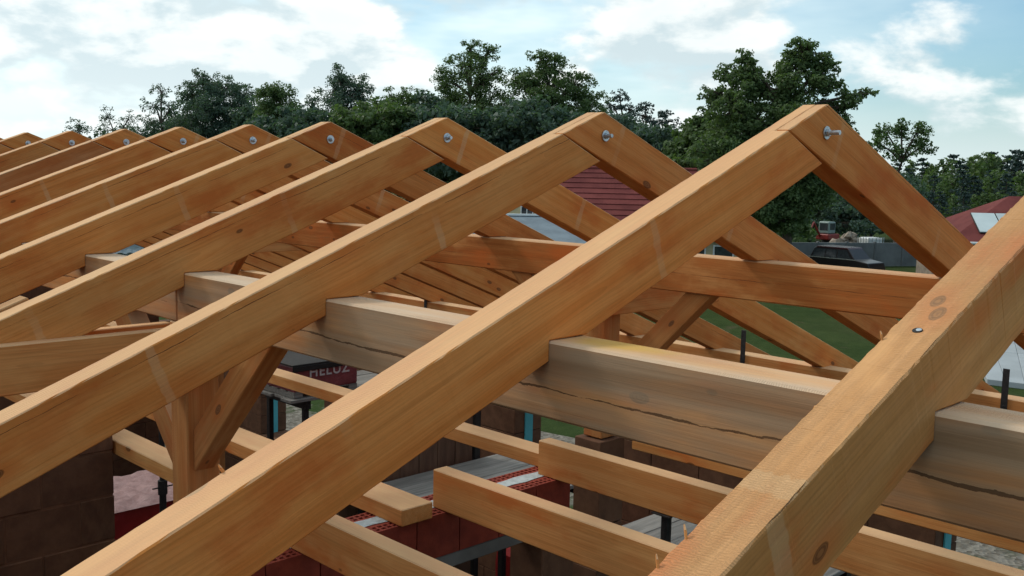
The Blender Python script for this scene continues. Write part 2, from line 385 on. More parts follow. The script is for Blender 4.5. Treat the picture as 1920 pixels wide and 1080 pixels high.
def rafter_mesh(name, near, gap=.010):
    """profile in the x-z plane (x measured from the ridge down the slope), half-lapped at the apex and notched over the purlin"""
    zt = lambda x: -x*TA
    zb = lambda x: -x*TA-DZ
    xs_t, xs_b = D/2/SA, 0.                 # shoulder line: top at xs_t, bottom at xs_b
    g2 = gap
    st = (xs_t+.003, zt(xs_t+.003)); sb = (xs_b+g2*1.6, zb(xs_b+g2*1.6))
    at_ = (0., 0.); ab = (-xs_t, -xs_t*TA)      # end of the lapped half: runs up to the other slope's top plane
    n1, n2, n3 = (-PX0, zb(-PX0)), (-PX0, PZ+.001), (-PX1, max(zb(-PX1), PZ+.001))
    bl = (XE, zb(XE)+.0); tl = (XE, zt(XE))
    ye, yh, yw = 0., W/2, W                  # ye: shouldered half outside, yh: seam, yw: lapped half outside
    v = []; 
    def P(q, y): v.append((q[0], y, q[1])); return len(v)-1
    tlE, stE, sbE, blE = P(tl, ye), P(st, ye), P(sb, ye), P(bl, ye)
    nE = [P(q, ye) for q in (n3, n2, n1)]
    tlW, stW, sbW, blW, atW, abW = P(tl, yw), P(st, yw), P(sb, yw), P(bl, yw), P(at_, yw), P(ab, yw)
    nW = [P(q, yw) for q in (n3, n2, n1)]
    stH, sbH, atH, abH = P(st, yh), P(sb, yh), P(at_, yh), P(ab, yh)
    f = [(tlE, stE, sbE, *nE, blE), (tlW, blW, *nW[::-1], sbW, abW, atW, stW),
         (stE, stH, sbH, sbE), (stH, atH, abH, sbH), (atH, atW, abW, abH),
         (tlE, tlW, stW, stH, stE), (stH, stW, atW, atH), (sbE, sbH, sbW, nW[0], nE[0]), (sbH, abH, abW, sbW),
         (nE[0], nW[0], nW[1], nE[1]), (nE[1], nW[1], nW[2], nE[2]), (nE[2], nW[2], blW, blE), (blE, blW, tlW, tlE)]
    sgn = -1 if near else 1
    ux = Vector((sgn*CA, 0, -SA)); 
    uy = Vector((0, 1, 0)) ; uz = ux.cross(uy)
    if uz.z < 0: uz = -uz
    mw = Matrix.Identity(4)
    # right-handed local frame: x down the slope, z out of the roof
    uy = uz.cross(ux)
    for i in range(3): mw[i][0], mw[i][1], mw[i][2] = ux[i], uy[i], uz[i]
    inv = mw.inverted()
    out = []
    for (x, y, z) in v:
        # near rafters: shouldered half in front (y=0); far rafters: lapped half in front
        yy = y if near else (W-y)
        if not near and abs(y-yh) < 1e-6: yy = yh-.003
        out.append(inv @ Vector((sgn*x, yy, z)))
    me = bevelled(mesh(name, out, f), .0035)
    return wavy(me, .0007), mw
near_me, near_mw = rafter_mesh('rafter', True)
far_me, far_mw = rafter_mesh('rafter', False, .004)
# near frame: local y is world -y, so front faces have local normal +y; flip stripe side through the material
ordn = ['', 'first', 'second', 'third', 'fourth', 'fifth', 'sixth', 'seventh', 'eighth', 'ninth', 'tenth', 'eleventh', 'twelfth', 'thirteenth', 'fourteenth']
def splinter(parent, wpos, ln, up, r=.0025):
    mb = MB(); p = Vector(wpos); d = Vector(up).normalized(); b_ = d.orthogonal()*.25
    mb.cyl(p-d*.004, p+d*ln*.55, r, r*.9, 5); mb.cyl(p+d*ln*.55, p+d*ln+b_*ln*.35, r*.9, r*.5, 5)
    s = link('splinter', mb.me('splinter'), 'joist'); s.parent = parent; s.matrix_parent_inverse = parent.matrix_world.inverted(); return s

for k, y in enumerate(YF):
    for near in (True, False):
        mw = (near_mw if near else far_mw).copy(); mw[1][3] = y + (0 if near else .0015+.002*rnd.random())
        jr = random.Random(100*k+near)
        mw = mw @ Matrix.Rotation(math.radians(jr.uniform(-.12, .12)), 4, 'Z') @ Matrix.Rotation(math.radians(jr.uniform(-.25, .25)), 4, 'X')
        if k == 0 and near:
            # saw-marked rafter in front: its own mesh with slightly chipped arrises
            me = wavy(near_me.copy(), .0003, .02, 5, 6.); me.name = 'rough_rafter'; me.materials.clear()
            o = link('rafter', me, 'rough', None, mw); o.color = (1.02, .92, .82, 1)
            tag(o, 'rough-sawn rafter with saw marks and a screw pit on its top face', 'rafter', 'rafters of the near roof slope')
            continue
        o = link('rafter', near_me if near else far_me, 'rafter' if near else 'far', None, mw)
        o.color = {7: (.66, .62, .74, 1), 9: (.85, .82, .85, 1), 3: (1.02, 1.06, 1.06, 1), 4: (1.12, 1.18, 1.18, 1), 5: (1.04, 1.10, 1.10, 1), 2: (1.0, 1.0, .96, 1), 1: (1.0, .93, .86, 1)}.get(k, (1, 1, 1, 1)) if near else (1-.05*(k % 3), .97-.07*(k % 3), .95-.06*(k % 3), 1)
        if near:
            lab = f'{ordn[k]} camera-side rafter behind the saw-marked one, counted along the ridge'
            if k == 1: lab = 'smooth orange rafter next to the saw-marked one, notched over the grey purlin'
            tag(o, lab, 'rafter', 'rafters of the near roof slope')
        else:
            lab = 'far-slope rafter lapped onto the saw-marked rafter' if k == 0 else f'far-slope rafter of the {ordn[k]} pair behind the saw-marked rafter'
            tag(o, lab, 'rafter', 'rafters of the far roof slope')
RAF = {(k, nr): o for (k, nr), o in zip([(k, nr) for k in range(len(YF)) for nr in (1, 0)], [o for o in COL.objects if o.name.startswith('rafter')])}

# ridge bolts
for k, y in enumerate(YF[:13]):
    r = random.Random(k)
    e = empty('ridge_bolt', (r.uniform(-.008, .008), y, -.096))
    ln = .036 if k == 1 else r.uniform(.012, .022)
    mb = MB(); mb.cyl((0, .0005, 0), (0, -.0035, 0), .0225, n=24); link('washer', mb.me('washer', .0006), 'steel', e)
    mb = MB(); mb.cyl((0, -.0035, 0), (0, -.0135, 0), .0125, n=6); link('nut', mb.me('nut', .0008), 'steel', e)
    mb = MB(); mb.cyl((0, -.01, 0), (0, -.0135-ln, 0), .0075, n=12); 
    for q in range(int(ln/.004)): mb.cyl((0, -.0145-q*.004, 0), (0, -.0165-q*.004, 0), .0082, n=12)
    link('threaded_shaft', mb.me('threaded_shaft'), 'steel', e)
    tag(e, 'zinc bolt at the apex of the pair with the saw-marked rafter' if k == 0 else ('long zinc bolt on the ' if k == 1 else 'zinc bolt on the ')+f'apex of the {ordn[k]} rafter pair behind the saw-marked one', 'bolt', 'bolts along the ridge')

# purlins: two lengths each, butted over the posts
YP = 1.958
def purlin(x0, x1, y0, y1, mat, label, hz=PH, z=PZ):
    o = beam('purlin', ((x0+x1)/2, y1, z-hz/2), ((x0+x1)/2, y0, z-hz/2), x1-x0, hz, mat, side=(1, 0, 0), bev=.006)
    return tag(o, label, 'purlin', 'purlins')
purlin(PX0, PX1, -3.4, YP+.07, 'purlin', 'weathered grey purlin with a long split under the camera-side rafters')
purlin(PX0, PX1, YP+.074, 13.0, 'purlin', 'grey purlin continuing behind the post and knee braces, camera-side slope')
purlin(-PX1, -PX0, -3.4, YP+.07, 'purlin2', 'orange purlin with a fine straight crack under the far-slope rafters')
purlin(-PX1, -PX0, YP+.074, 13.0, 'purlin2', 'darker far purlin beyond the timber post and knee brace')

# posts, knee braces, double ties
def post(xc, yc, label, zb=-4.86, s=.14, zt=PZ-PH-.001):
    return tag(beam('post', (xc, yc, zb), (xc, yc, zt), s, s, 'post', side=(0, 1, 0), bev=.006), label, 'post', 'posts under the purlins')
def brace(xc, yc, sgn, label, reach=.60, s=.12):
    z1 = PZ-PH; y0 = yc+sgn*.07
    # parallelogram cut to the post face and the purlin soffit
    t = s*1.414
    pr = [(y0, z1-reach), (y0, z1-reach+t), (y0+sgn*(reach-t), z1-.001), (y0+sgn*reach, z1-.001)]
    th = .09
    v = [(xc-th/2, *q) for q in pr]+[(xc+th/2, *q) for q in pr]
    f = [(0, 1, 2, 3), (7, 6, 5, 4), (0, 4, 5, 1), (1, 5, 6, 2), (2, 6, 7, 3), (3, 7, 4, 0)]
    org = Vector((xc, y0, z1-reach)); ux = Vector((0, sgn, 1)).normalized(); uy = Vector((1, 0, 0)); uz = ux.cross(uy)
    mw = Matrix.Identity(4)
    for i in range(3): mw[i][0], mw[i][1], mw[i][2], mw[i][3] = ux[i], uy[i], uz[i], org[i]
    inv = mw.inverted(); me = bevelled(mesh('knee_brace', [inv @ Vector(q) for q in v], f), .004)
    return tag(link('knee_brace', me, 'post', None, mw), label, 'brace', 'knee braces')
XM = (PX0+PX1)/2
ZW = -1.78
post(XM, YP+.07, 'squared timber post under the grey purlin, knee braces on two sides')
brace(XM, YP+.07, -1, 'dark knee brace from the camera-side post towards the saw-marked rafter')
brace(XM, YP+.07, 1, 'pale knee brace on the ridge-end side of the camera-side post', .66)
post(-XM, YP+.07, 'timber post under the orange far purlin, tie boards at its head', zb=ZW+.003)
brace(-XM, YP+.07, -1, 'brown knee brace rising to the orange far purlin', .70)
brace(-XM, YP+.07, 1, 'knee brace on the ridge-end side of the far purlin post', .66)
YP2 = 6.62
post(XM, YP2+.07, 'distant timber post under the camera-side purlin'); post(-XM, YP2+.07, 'distant timber post under the far purlin')
brace(-XM, YP2+.07, -1, 'distant pale knee brace under the far purlin', .66); brace(XM, YP2+.07, -1, 'distant knee brace under the camera-side purlin', .66)
def tie(y0, y1, x0, x1, label, zt=-.872, h=.175):
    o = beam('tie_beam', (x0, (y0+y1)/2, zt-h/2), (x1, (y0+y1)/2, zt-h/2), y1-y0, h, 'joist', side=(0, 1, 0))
    return tag(o, label, 'tie beam', 'short ties between posts and rafters')
tie(YP-.056, YP-.002, -2.25, -1.12, 'tie board on the camera-facing side of the braced post')
tie(YP+.142, YP+.196, -2.25, -1.12, 'tie board behind the braced post, its pale top edge showing', zt=-.880)
tie(YP-.056, YP-.002, 1.12, 2.25, 'tie board at the head of the far purlin post, facing the saw-marked rafter')
tie(YP+.142, YP+.196, 1.12, 2.25, 'tie board behind the far purlin post', zt=-.880)
tie(YP2-.056, YP2-.002, -2.25, -1.12, 'distant tie board at the camera-side purlin')
tie(YP2-.056, YP2-.002, 1.0, 2.25, 'distant tie board under the far purlin')
# splice piece behind the third rafter
mw = near_mw.copy(); mw.translation = Vector((-1.886*1.0, YF[3]+W+.0+.003, -1.886*TA+.010))
me = box_me('rafter_splice', 0, 2.3, -.075, 0, -.15, 0, .004)
o = link('rafter_splice', me, 'rough', None, mw)
tag(o, 'short pale splice timber lying against the back of the third rafter', 'timber')

# ceiling joists (on edge) and flat beams, lapping over the brick cross wall
ZW = -1.78
def joist(x0, y0, y1, label, wd=.082, h=.178):
    o = beam('ceiling_joist', (x0+wd/2, y1, ZW+.002+h/2), (x0+wd/2, y0, ZW+.002+h/2), wd, h, 'joist', side=(1, 0, 0))
    return tag(o, label, 'joist', 'ceiling joists set on edge')
joist(-1.036, -3.4, 1.72, 'ceiling joist on edge nearest the camera-side post')
joist(-.284, -3.4, 1.70, 'ceiling joist on edge whose sawn end stands beside the flat beam end')
joist(.441, -3.4, 1.735, 'ceiling joist on edge beside the long flat beam, under the split purlin')
joist(1.18, -3.4, 1.72, 'ceiling joist on edge just inside the orange far purlin')
joist(1.92, -3.4, 1.72, 'ceiling joist on edge closest to the window wall')
def flat(x0, x1, y0, y1, label, h=.075):
    o = beam('flat_beam', ((x0+x1)/2, y1, ZW+.002+h/2), ((x0+x1)/2, y0, ZW+.002+h/2), x1-x0, h, 'joist', side=(1, 0, 0))
    return tag(o, label, 'beam', 'beams laid flat')
flat(-1.015, -.872, 1.9, 9.0, 'flat beam passing behind the braced camera-side post')
flat(-.552, -.378, 1.585, 9.0, 'flat beam with its dark sawn end resting on the brick cross wall')
flat(.53, .665, 1.62, 9.0, 'flat beam running beside the far end of the middle joist')
flat(1.5, 1.64, 1.62, 9.0, 'flat beam nearest the window wall')

# eaves: wall plates and black straps
def plate(x0, x1, z, y0, y1, label):
    return tag(beam('wall_plate', ((x0+x1)/2, y1, z-.06), ((x0+x1)/2, y0, z-.06), x1-x0, .12, 'joist', side=(1, 0, 0)), label, 'wall plate')
PLZ = -EAVE*TA-DZ-.004
plate(EAVE-.02, EAVE+.13, PLZ, -3.4, 13.0, 'pale wall plate along the far eave carrying the rafter feet')
plate(-EAVE-.13, -EAVE+.02, PLZ, -3.4, 13.0, 'wall plate along the camera-side eave')
for yy in (.62, 2.62, 4.6, 6.6):
    mb = MB(); mb.box(EAVE-.029, EAVE-.0225, yy, yy+.042, PLZ-.12, PLZ+.20)
    mb.cyl((EAVE-.034, yy+.021, PLZ-.05), (EAVE-.028, yy+.021, PLZ-.05), .008, n=8)
    tag(link('steel_strap', mb.me('steel_strap', .001), 'black_steel'), {.62: 'black steel strap standing on the far eave plate past the saw-marked rafter', 2.62: 'black steel strap upright on the far eave plate before the lawn', 4.6: 'black steel strap on the far eave plate, third along', 6.6: 'black steel strap on the far eave plate, fourth along'}[yy], 'strap', 'straps on the eave plate')

# screw pit on the saw-marked rafter
R0 = RAF[(0, 1)]
px = -1.329; e0 = Vector((px, YF[0]+.05, px*TA))
mb = MB(); nrm = Vector((-SA, 0, CA))
mb.cyl(e0+nrm*.0002, e0+nrm*.0012, .0095, n=12); s = link('screw_pit', mb.me('screw_pit'), 'black'); s.parent = R0; s.matrix_parent_inverse = R0.matrix_world.inverted()
mb = MB(); mb.cyl(e0+nrm*.0014+Vector((0, -.003, 0)), e0+nrm*.003+Vector((0, -.003, 0)), .0055, n=10); s = link('screw_head', mb.me('screw_head', .0005), 'steel'); s.parent = R0; s.matrix_parent_inverse = R0.matrix_world.inverted()
for (qx, qy), ln in (((1232, 1050), .018), ((1285, 1000), .02), ((1660, 515), .016)):
    pt = hit(qx, qy, 1, YF[0]+W); splinter(R0, (pt.x, YF[0]+W-.002, pt.x*TA), ln, (.2, .35, 1))
R1 = RAF[(1, 1)]; pt = hit(418, 886, 1, YF[1]+W); splinter(R1, (pt.x, YF[1]+W-.002, pt.x*TA), .018, (-.6, .3, 1), .004)

# ------------------------------------------------------------------ masonry
def hollow_brick(lx, ly, lz):
    mb = MB(); dep = .06
    rows = [(0.012, .030), (.040, .058), (ly-.058, ly-.040), (ly-.030, ly-.012)]
    xs = [0]; q = .010
    while q+.022 < lx: xs += [q, q+.020]; q += .030
    xs.append(lx)
    ys = [0]+[v for r_ in rows for v in r_]+[ly]
    for i in range(len(xs)-1):
        for j in range(len(ys)-1):
            a, b_, c_, d_ = xs[i], xs[i+1], ys[j], ys[j+1]
            if i % 2 == 1 and j % 2 == 1 and i < len(xs)-1:
                z = lz-dep
                mb.add([(a, c_, lz), (b_, c_, lz), (b_, d_, lz), (a, d_, lz), (a, c_, z), (b_, c_, z), (b_, d_, z), (a, d_, z)],
                       [(4, 5, 6, 7), (0, 4, 7, 3), (1, 2, 6, 5), (0, 1, 5, 4), (2, 3, 7, 6)])
            else: mb.add([(a, c_, lz), (b_, c_, lz), (b_, d_, lz), (a, d_, lz)], [(0, 1, 2, 3)])
    mb.add(box_v(0, lx, 0, ly, 0, lz), [BOX_F[0]]+BOX_F[2:])
    return mb.me('brick')
hb = hollow_brick(.244, .235, .20)
cw = empty('cross_wall', (0, 1.61, -4.86))
for i in range(18):
    x = -3.7+i*.2505
    if x > .55: break
    o = link('brick', hb, 'brick', cw); o.location = (x, 0, ZW-.20+4.86)
mb = MB(); 
for i in range(60):
    a = -3.7+i*.0715
    mb.add([(a, .078+.006*math.sin(i*2.1), 0), (a+.0715, .078+.006*math.sin(i*2.1+2.1), 0), (a+.0715, .158+.006*math.sin(i*1.7+1.7), 0), (a, .158+.006*math.sin(i*1.7), 0)], [(0, 1, 2, 3)])
o = link('mortar_strip', mb.me('mortar_strip'), 'mortar', cw); o.location = (0, 0, ZW+.003+4.86)
o = link('lintel', box_me('lintel', -3.7, .60, .003, .232, -.065, 0, .004), 'concrete', cw); o.location = (0, 0, ZW-.205+4.86)
o = link('wall_body', box_me('wall_body', -3.7, -1.6, .003, .232, 0, 4.86+ZW-.272, .004), 'brick_brown', cw)
o = link('pier', box_me('pier', .36, .60, .003, .232, 0, 4.86+ZW-.272, .004), 'brick_brown', cw)
for r_ in range(12):
    o = link('pier_brick', box_me('pier_brick', 1.16, 1.38, .32, .52, .004, .252, .004), 'brick_brown', cw); o.location = (0, 0, 4.86+ZW-.256*(r_+1))
tag(cw, 'hollow red brick cross wall whose honeycomb top carries the joist ends', 'wall')

blk = box_me('brick', 0, .366, 0, .24, 0, .232, .005)
bw = empty('block_wall', (0, 3.42, -4.86))
nrow = int((4.86+ZW)/.2395)
for r_ in range(14):
    z = r_*.2395
    x = -1.03-.366-(.18 if r_ % 2 else 0)
    if r_ % 2:
        o = link('brick', blk, 'brick_brown', bw); o.location = (-1.03-.176, 0, z); o.scale = (.48, 1, 1)
    while x > -3.75:
        o = link('brick', blk, 'brick_brown', bw); o.location = (x, rnd.uniform(-.004, .004), z); x -= .372
o = link('mortar_core', box_me('mortar_core', -3.74, -1.036, .004, .232, 0, 3.33, 0), 'brick_brown', bw)
tag(bw, 'brown block wall in shade beneath the rafters, left of the braced post', 'wall')

# window wall under the far eave
FX0, FX1 = EAVE, 4.14
openings = [(-.55, 1.03, -3.95, -2.42), (4.15, 5.24, -3.95, -2.42), (8.6, 10.1, -3.95, -2.42)]
fw = empty('window_wall', (FX0, 0, -4.86))
fb = {}
top = PLZ-.125
r_ = 0; z = -4.86
edges = sorted([o_[0] for o_ in openings]+[o_[1] for o_ in openings])
while z+.2 < top:
    zn = min(z+.2495, top+.0)
    y = -1.6
    while y < 12.2:
        inop = [o_ for o_ in openings if o_[0] <= y+1e-4 < o_[1]-1e-3 and o_[2] < z+.1 < o_[3]]
        if inop: y = inop[0][1]; continue
        step = .5 if not (r_ % 2 and y == -1.6) else .25
        ye = y+step
        for o_ in openings:
            if y < o_[0]-1e-4 < ye and o_[2] < z+.1 < o_[3]: ye = o_[0]
        key = (round(ye-y, 3), round(zn-z, 3))
        if key not in fb: fb[key] = box_me('brick', 0, FX1-FX0, .003, ye-y-.003, .003, zn-z-.003, .004)
        o = link('brick', fb[key], 'brick_brown', fw); o.location = (0, y, z+4.86); y = ye
    z = zn; r_ += 1
for (a, b_, zs, zt) in openings:
    for yy, t in ((b_, -1), (a, 1)):
        o = link('insulation_strip', box_me('insulation_strip', .14, .25, 0, .012, 0, zt-zs-.02, .001), 'xps', fw); o.location = (0, yy-.0125 if t < 0 else yy+.0005, zs+4.86+.02)
    o = link('insulation_strip', box_me('insulation_strip', .14, .25, .02, b_-a-.02, 0, .014, .001), 'xps', fw); o.location = (0, a, zs+4.86+.05)
tag(fw, 'brick outer wall with cyan insulation strips in its window reveals', 'wall')
ew = empty('gable_wall', (0, 12.6, -4.86))
eb = box_me('brick', .003, .497, 0, .24, .003, .246, .004)
for r_ in range(12):
    for i in range(15):
        o = link('brick', eb, 'brick_brown', ew); o.location = (-3.74+i*.5-(.25 if r_ % 2 else 0)*(i > 0), 0, r_*.2495)
tag(ew, 'low brown brick end wall closing the building beyond the ridge end', 'wall')
nw = empty('eave_wall', (-EAVE, 0, -4.86))
link('wall_body', box_me('wall_body', -.39, 0, -3.4, 12.2, 0, top+4.86, .004), 'brick_brown', nw)
tag(nw, 'brick outer wall below the camera-side eave', 'wall')

# working platforms of grey planks on trestles
def platform(x0, x1, y0, y1, z, label):
    e = empty('work_platform', (x0, y0, -4.86))
    n_ = int(round((y1-y0)/.2)); wd = (y1-y0)/n_
    for i in range(n_):
        o = link('plank', box_me('plank', 0, x1-x0+rnd.uniform(-.06, .06), .004, wd-.004, -.03, 0, .003), 'grey_plank', e)
        o.location = (rnd.uniform(-.03, .03), i*wd, z+4.86+rnd.uniform(-.004, .002))
    for sx in (.15, x1-x0-.2):
        mb = MB(); mb.box(sx, sx+.06, .03, y1-y0-.03, z+4.86-.12, z+4.86-.036)
        for yy in (.05, y1-y0-.1): mb.box(sx, sx+.05, yy, yy+.05, 0, z+4.86-.12)
        link('trestle', mb.me('trestle'), 'black_steel', e)
    return tag(e, label, 'platform', 'work platforms')
platform(.95, 2.75, 3.25, 4.25, -2.62, 'grey plank work platform behind the honeycomb brick wall')
platform(1.5, 2.75, 1.05, 2.45, -2.62, 'grey plank work platform below the middle joist')
# partition of upright boards
pe = empty('partition', (1.0, 4.30, -4.86))
for i in range(7):
    o = link('panel', box_me('panel', .003, .187, 0, .03, 0, 2.78+rnd.uniform(-.015, .015), .002), 'dark_panel', pe); o.location = (i*.19, rnd.uniform(-.003, .003), 0)
o = link('edge_post', box_me('edge_post', 1.34, 1.40, -.02, .05, 0, 2.95, .003), 'black_steel', pe)
o = link('rail', box_me('rail', 0, 1.335, .034, .07, 2.3, 2.4, .003), 'black_steel', pe)
tag(pe, 'dark brown upright board partition with a black edge post', 'partition')
# steel props
def prop(x, y, z1, label):
    e = empty('steel_prop', (x, y, -4.86)); h = z1+4.86
    mb = MB(); mb.box(-.06, .06, -.06, .06, 0, .006); link('base_plate', mb.me('base_plate'), 'black_steel', e)
    mb = MB(); mb.cyl((0, 0, .006), (0, 0, h*.6), .03, n=12); link('outer_tube', mb.me('outer_tube', smooth=False), 'black_steel', e)
    mb = MB(); mb.cyl((0, 0, h*.6), (0, 0, h-.006), .024, n=12); mb.box(-.05, .05, -.05, .05, h-.006, h); link('inner_tube', mb.me('inner_tube'), 'black_steel', e)
    mb = MB(); mb.cyl((0, 0, h*.58), (0, 0, h*.62), .04, n=12); mb.cyl((-.09, 0, h*.6), (.09, 0, h*.6), .007, n=6); link('collar_nut', mb.me('collar_nut'), 'black_steel', e)
    return tag(e, label, 'prop', 'steel props')
prop(.60, 6.35, ZW, 'black steel prop under the middle flat beam')
prop(-.94, 5.0, ZW, 'black steel prop under the flat beam behind the camera-side post')
prop(.48, .95, ZW, 'black steel prop under the joist beside the second platform')

# stacked brick pallets in printed foil
def text_mesh(body, size):
    cu = bpy.data.curves.new('lettering', 'FONT'); cu.body = body; cu.size = size; cu.extrude = .001; cu.offset = size*.018; cu.space_character = 1.15
    ob = bpy.data.objects.new('tmp', cu); COL.objects.link(ob)
    me = bpy.data.meshes.new_from_object(ob.evaluated_get(bpy.context.evaluated_depsgraph_get()))
    bpy.data.objects.remove(ob); me.name = 'lettering'; return me
def pallet(x, y, z, lx, ly, lz, mat, label, text_face='y', size=.16, tz=.86, cover=True, tx=.25, base=.125, text=True):
    e = empty('brick_pallet', (x, y, z))
    mb = MB()
    for i in range(5): mb.box(0, lx, i*(ly-.1)/4, i*(ly-.1)/4+.1, .10, .122)
    for i in range(3): mb.box(i*(lx-.1)/2, i*(lx-.1)/2+.1, 0, ly, 0, .098)
    pb = link('pallet_base', mb.me('pallet_base'), 'grey_plank', e); pb.scale = (1, 1, (base-.003)/.122)
    # foil skin, slightly slack between the brick edges
    nx_, nz_ = 14, 14; v = []; f = []
    rr = random.Random(int(x*100)); 
    ring = [(i/nx_*lx, 0) for i in range(nx_)]+[(lx, i/nx_*ly) for i in range(nx_)]+[(lx-i/nx_*lx, ly) for i in range(nx_)]+[(0, ly-i/nx_*ly) for i in range(nx_)]
    n_ = len(ring)
    for j in range(nz_+1):
        for i, (a, b_) in enumerate(ring):
            k = 1-.006*rr.random()-(.012 if j in (0, nz_) else 0)
            v.append((lx/2+(a-lx/2)*k, ly/2+(b_-ly/2)*k, base+(lz-base)*j/nz_))
    for j in range(nz_):
        for i in range(n_): f.append((j*n_+i, j*n_+(i+1) % n_, (j+1)*n_+(i+1) % n_, (j+1)*n_+i))
    f.append(tuple(range(nz_*n_, (nz_+1)*n_)))
    link('foil_wrap', mesh('foil_wrap', v, f), mat, e)
    if text: t = link('lettering', text_mesh('HELUZ', size), 'print', e)
    if not text: pass
    elif text_face == 'y': t.rotation_euler = (math.pi/2, 0, 0); t.location = (tx, -.006, lz*tz)
    else: t.rotation_euler = (math.pi/2, 0, -math.pi/2); t.location = (-.006, ly-tx, lz*tz)
    if cover:
        mb = MB(); mb.box(-.02, lx+.02, -.02, ly+.02, lz+.002, lz+.02); mb.box(-.02, lx*.75, -.022, -.008, lz-.05, lz+.002)
        link('cover_sheet', mb.me('cover_sheet', .004), 'black', e)
    return tag(e, label, 'brick pallet', 'wrapped brick pallets')
platform(1.97, 3.4, 6.45, 7.25, -2.475, 'grey plank platform carrying the foil-wrapped bricks by the window wall')
pallet(2.0, 6.5, -2.470, .74, .7, .31, 'foil', 'low foil-wrapped brick pallet with white lettering, black sheet on top', size=.14, tz=.62, tx=.17, base=.06)
pallet(2.62, 3.3, -4.86, 1.0, 1.0, 1.35, 'foil_dark', 'crimson foil brick pallet on the floor beneath the plank platforms', text_face='x', size=.2, tz=.80, cover=False)
e = pallet(.55, 7.35, -4.86, 1.1, 1.0, 1.35, 'foil_dark', 'brick pallet with torn pale foil crumpled over its top, behind the block wall', cover=False, text=False)
nn = 16; v = []; f = []
for i in range(nn+1):
    for j in range(nn+1): v.append((-.03+1.16*i/nn, -.03+1.06*j/nn, 1.36+.05*rnd.random()*(1 if 0 < i < nn and 0 < j < nn else 0)))
for i in range(nn):
    for j in range(nn): f.append((i*(nn+1)+j, (i+1)*(nn+1)+j, (i+1)*(nn+1)+j+1, i*(nn+1)+j+1))
link('torn_foil', mesh('torn_foil', v, f, True), 'foil_pale', e)

# ------------------------------------------------------------------ background: houses
def wpt(x, y, z): return Vector((x, y, z))
hr = Vector((RT.x, RT.y, 0)).normalized(); hf = Vector((-hr.y, hr.x, 0))
if hf.dot(FW) < 0: hf = -hf
def frame_at(px, depth, rot=0):
    """empty on the ground at picture column px and depth; local x to the right, local y away"""
    p = at(px, 330, depth); rz = math.atan2(hr.y, hr.x)+rot
    return (p.x, p.y, GROUND), rz

# red-roofed house: camera-side roof plane covered in pressed tile courses
loc, rz = frame_at(1195, 47, math.radians(-4))
H = empty('house', loc, rz)
EH, RH, L0, L1, DP = 2.05, 4.93, -4.6, 4.6, 4.3
link('wall', box_me('wall', L0+.3, L1-.3, -DP+.5, DP-.5, 0, EH, 0), 'plaster', H)
gv = [(L0+.3, -DP+.5, EH), (L0+.3, DP-.5, EH), (L0+.3, 0, RH-.3), (L0+.5, -DP+.5, EH), (L0+.5, DP-.5, EH), (L0+.5, 0, RH-.3)]
link('gable', mesh('gable', gv, [(0, 1, 2), (5, 4, 3), (0, 3, 4, 1), (1, 4, 5, 2), (2, 5, 3, 0)]), 'plaster', H)
rf = link('roof', None, None, H) if False else None
sl_len = math.hypot(DP, RH-EH+.25); nC = 13
mb = MB()
for side in (1,):                         # far slope as one plane
    mb.add([(L0, 0, RH), (L1, 0, RH), (L1, DP, EH-.1), (L0, DP, EH-.1), (L0, 0, RH-.08), (L1, 0, RH-.08), (L1, DP, EH-.18), (L0, DP, EH-.18)], BOX_F)
roof = link('roof', mb.me('roof'), 'tile', H)
# one course = a wavy pressed strip stepping over the one below
def course_me():
    v = []; f = []; nw_ = 92
    for i in range(nw_+1):
        x = L0+(L1-L0)*i/nw_; u = (i % 2)*.005
        v += [(x, 0, .02+u), (x, -sl_len/nC-.02, .055+u), (x, -sl_len/nC-.02, -.02)]
    for i in range(nw_):
        a = i*3; f += [(a, a+1, a+4, a+3), (a+1, a+2, a+5, a+4)]
    return mesh('tile_course', v, f)
cm = course_me(); ang = math.atan2(RH-EH+.1, DP)
for i in range(nC):
    o = link('tile_course', cm, 'tile', roof); t = i/nC
    o.location = (0, -DP*t, RH-(RH-EH+.1)*t+.01); o.rotation_euler = (ang, 0, 0)
o = link('ridge_cap', MB().cyl((L0-.05, 0, RH+.02), (L1+.05, 0, RH+.02), .1, n=10).me('ridge_cap'), 'tile', roof)
for i, x in enumerate((-3.0, -.4, 2.4, 3.6)):
    o = link('window', box_me('window', x-.45, x+.45, -DP+.44, -DP+.495, .75, 1.75, .01), 'white', H)
    link('pane', box_me('pane', x-.38, x+.38, -DP+.425, -DP+.439, .82, 1.68, 0), 'glass', o)
tag(H, 'yellow bungalow with a dark red tiled roof seen through the rafters', 'house')
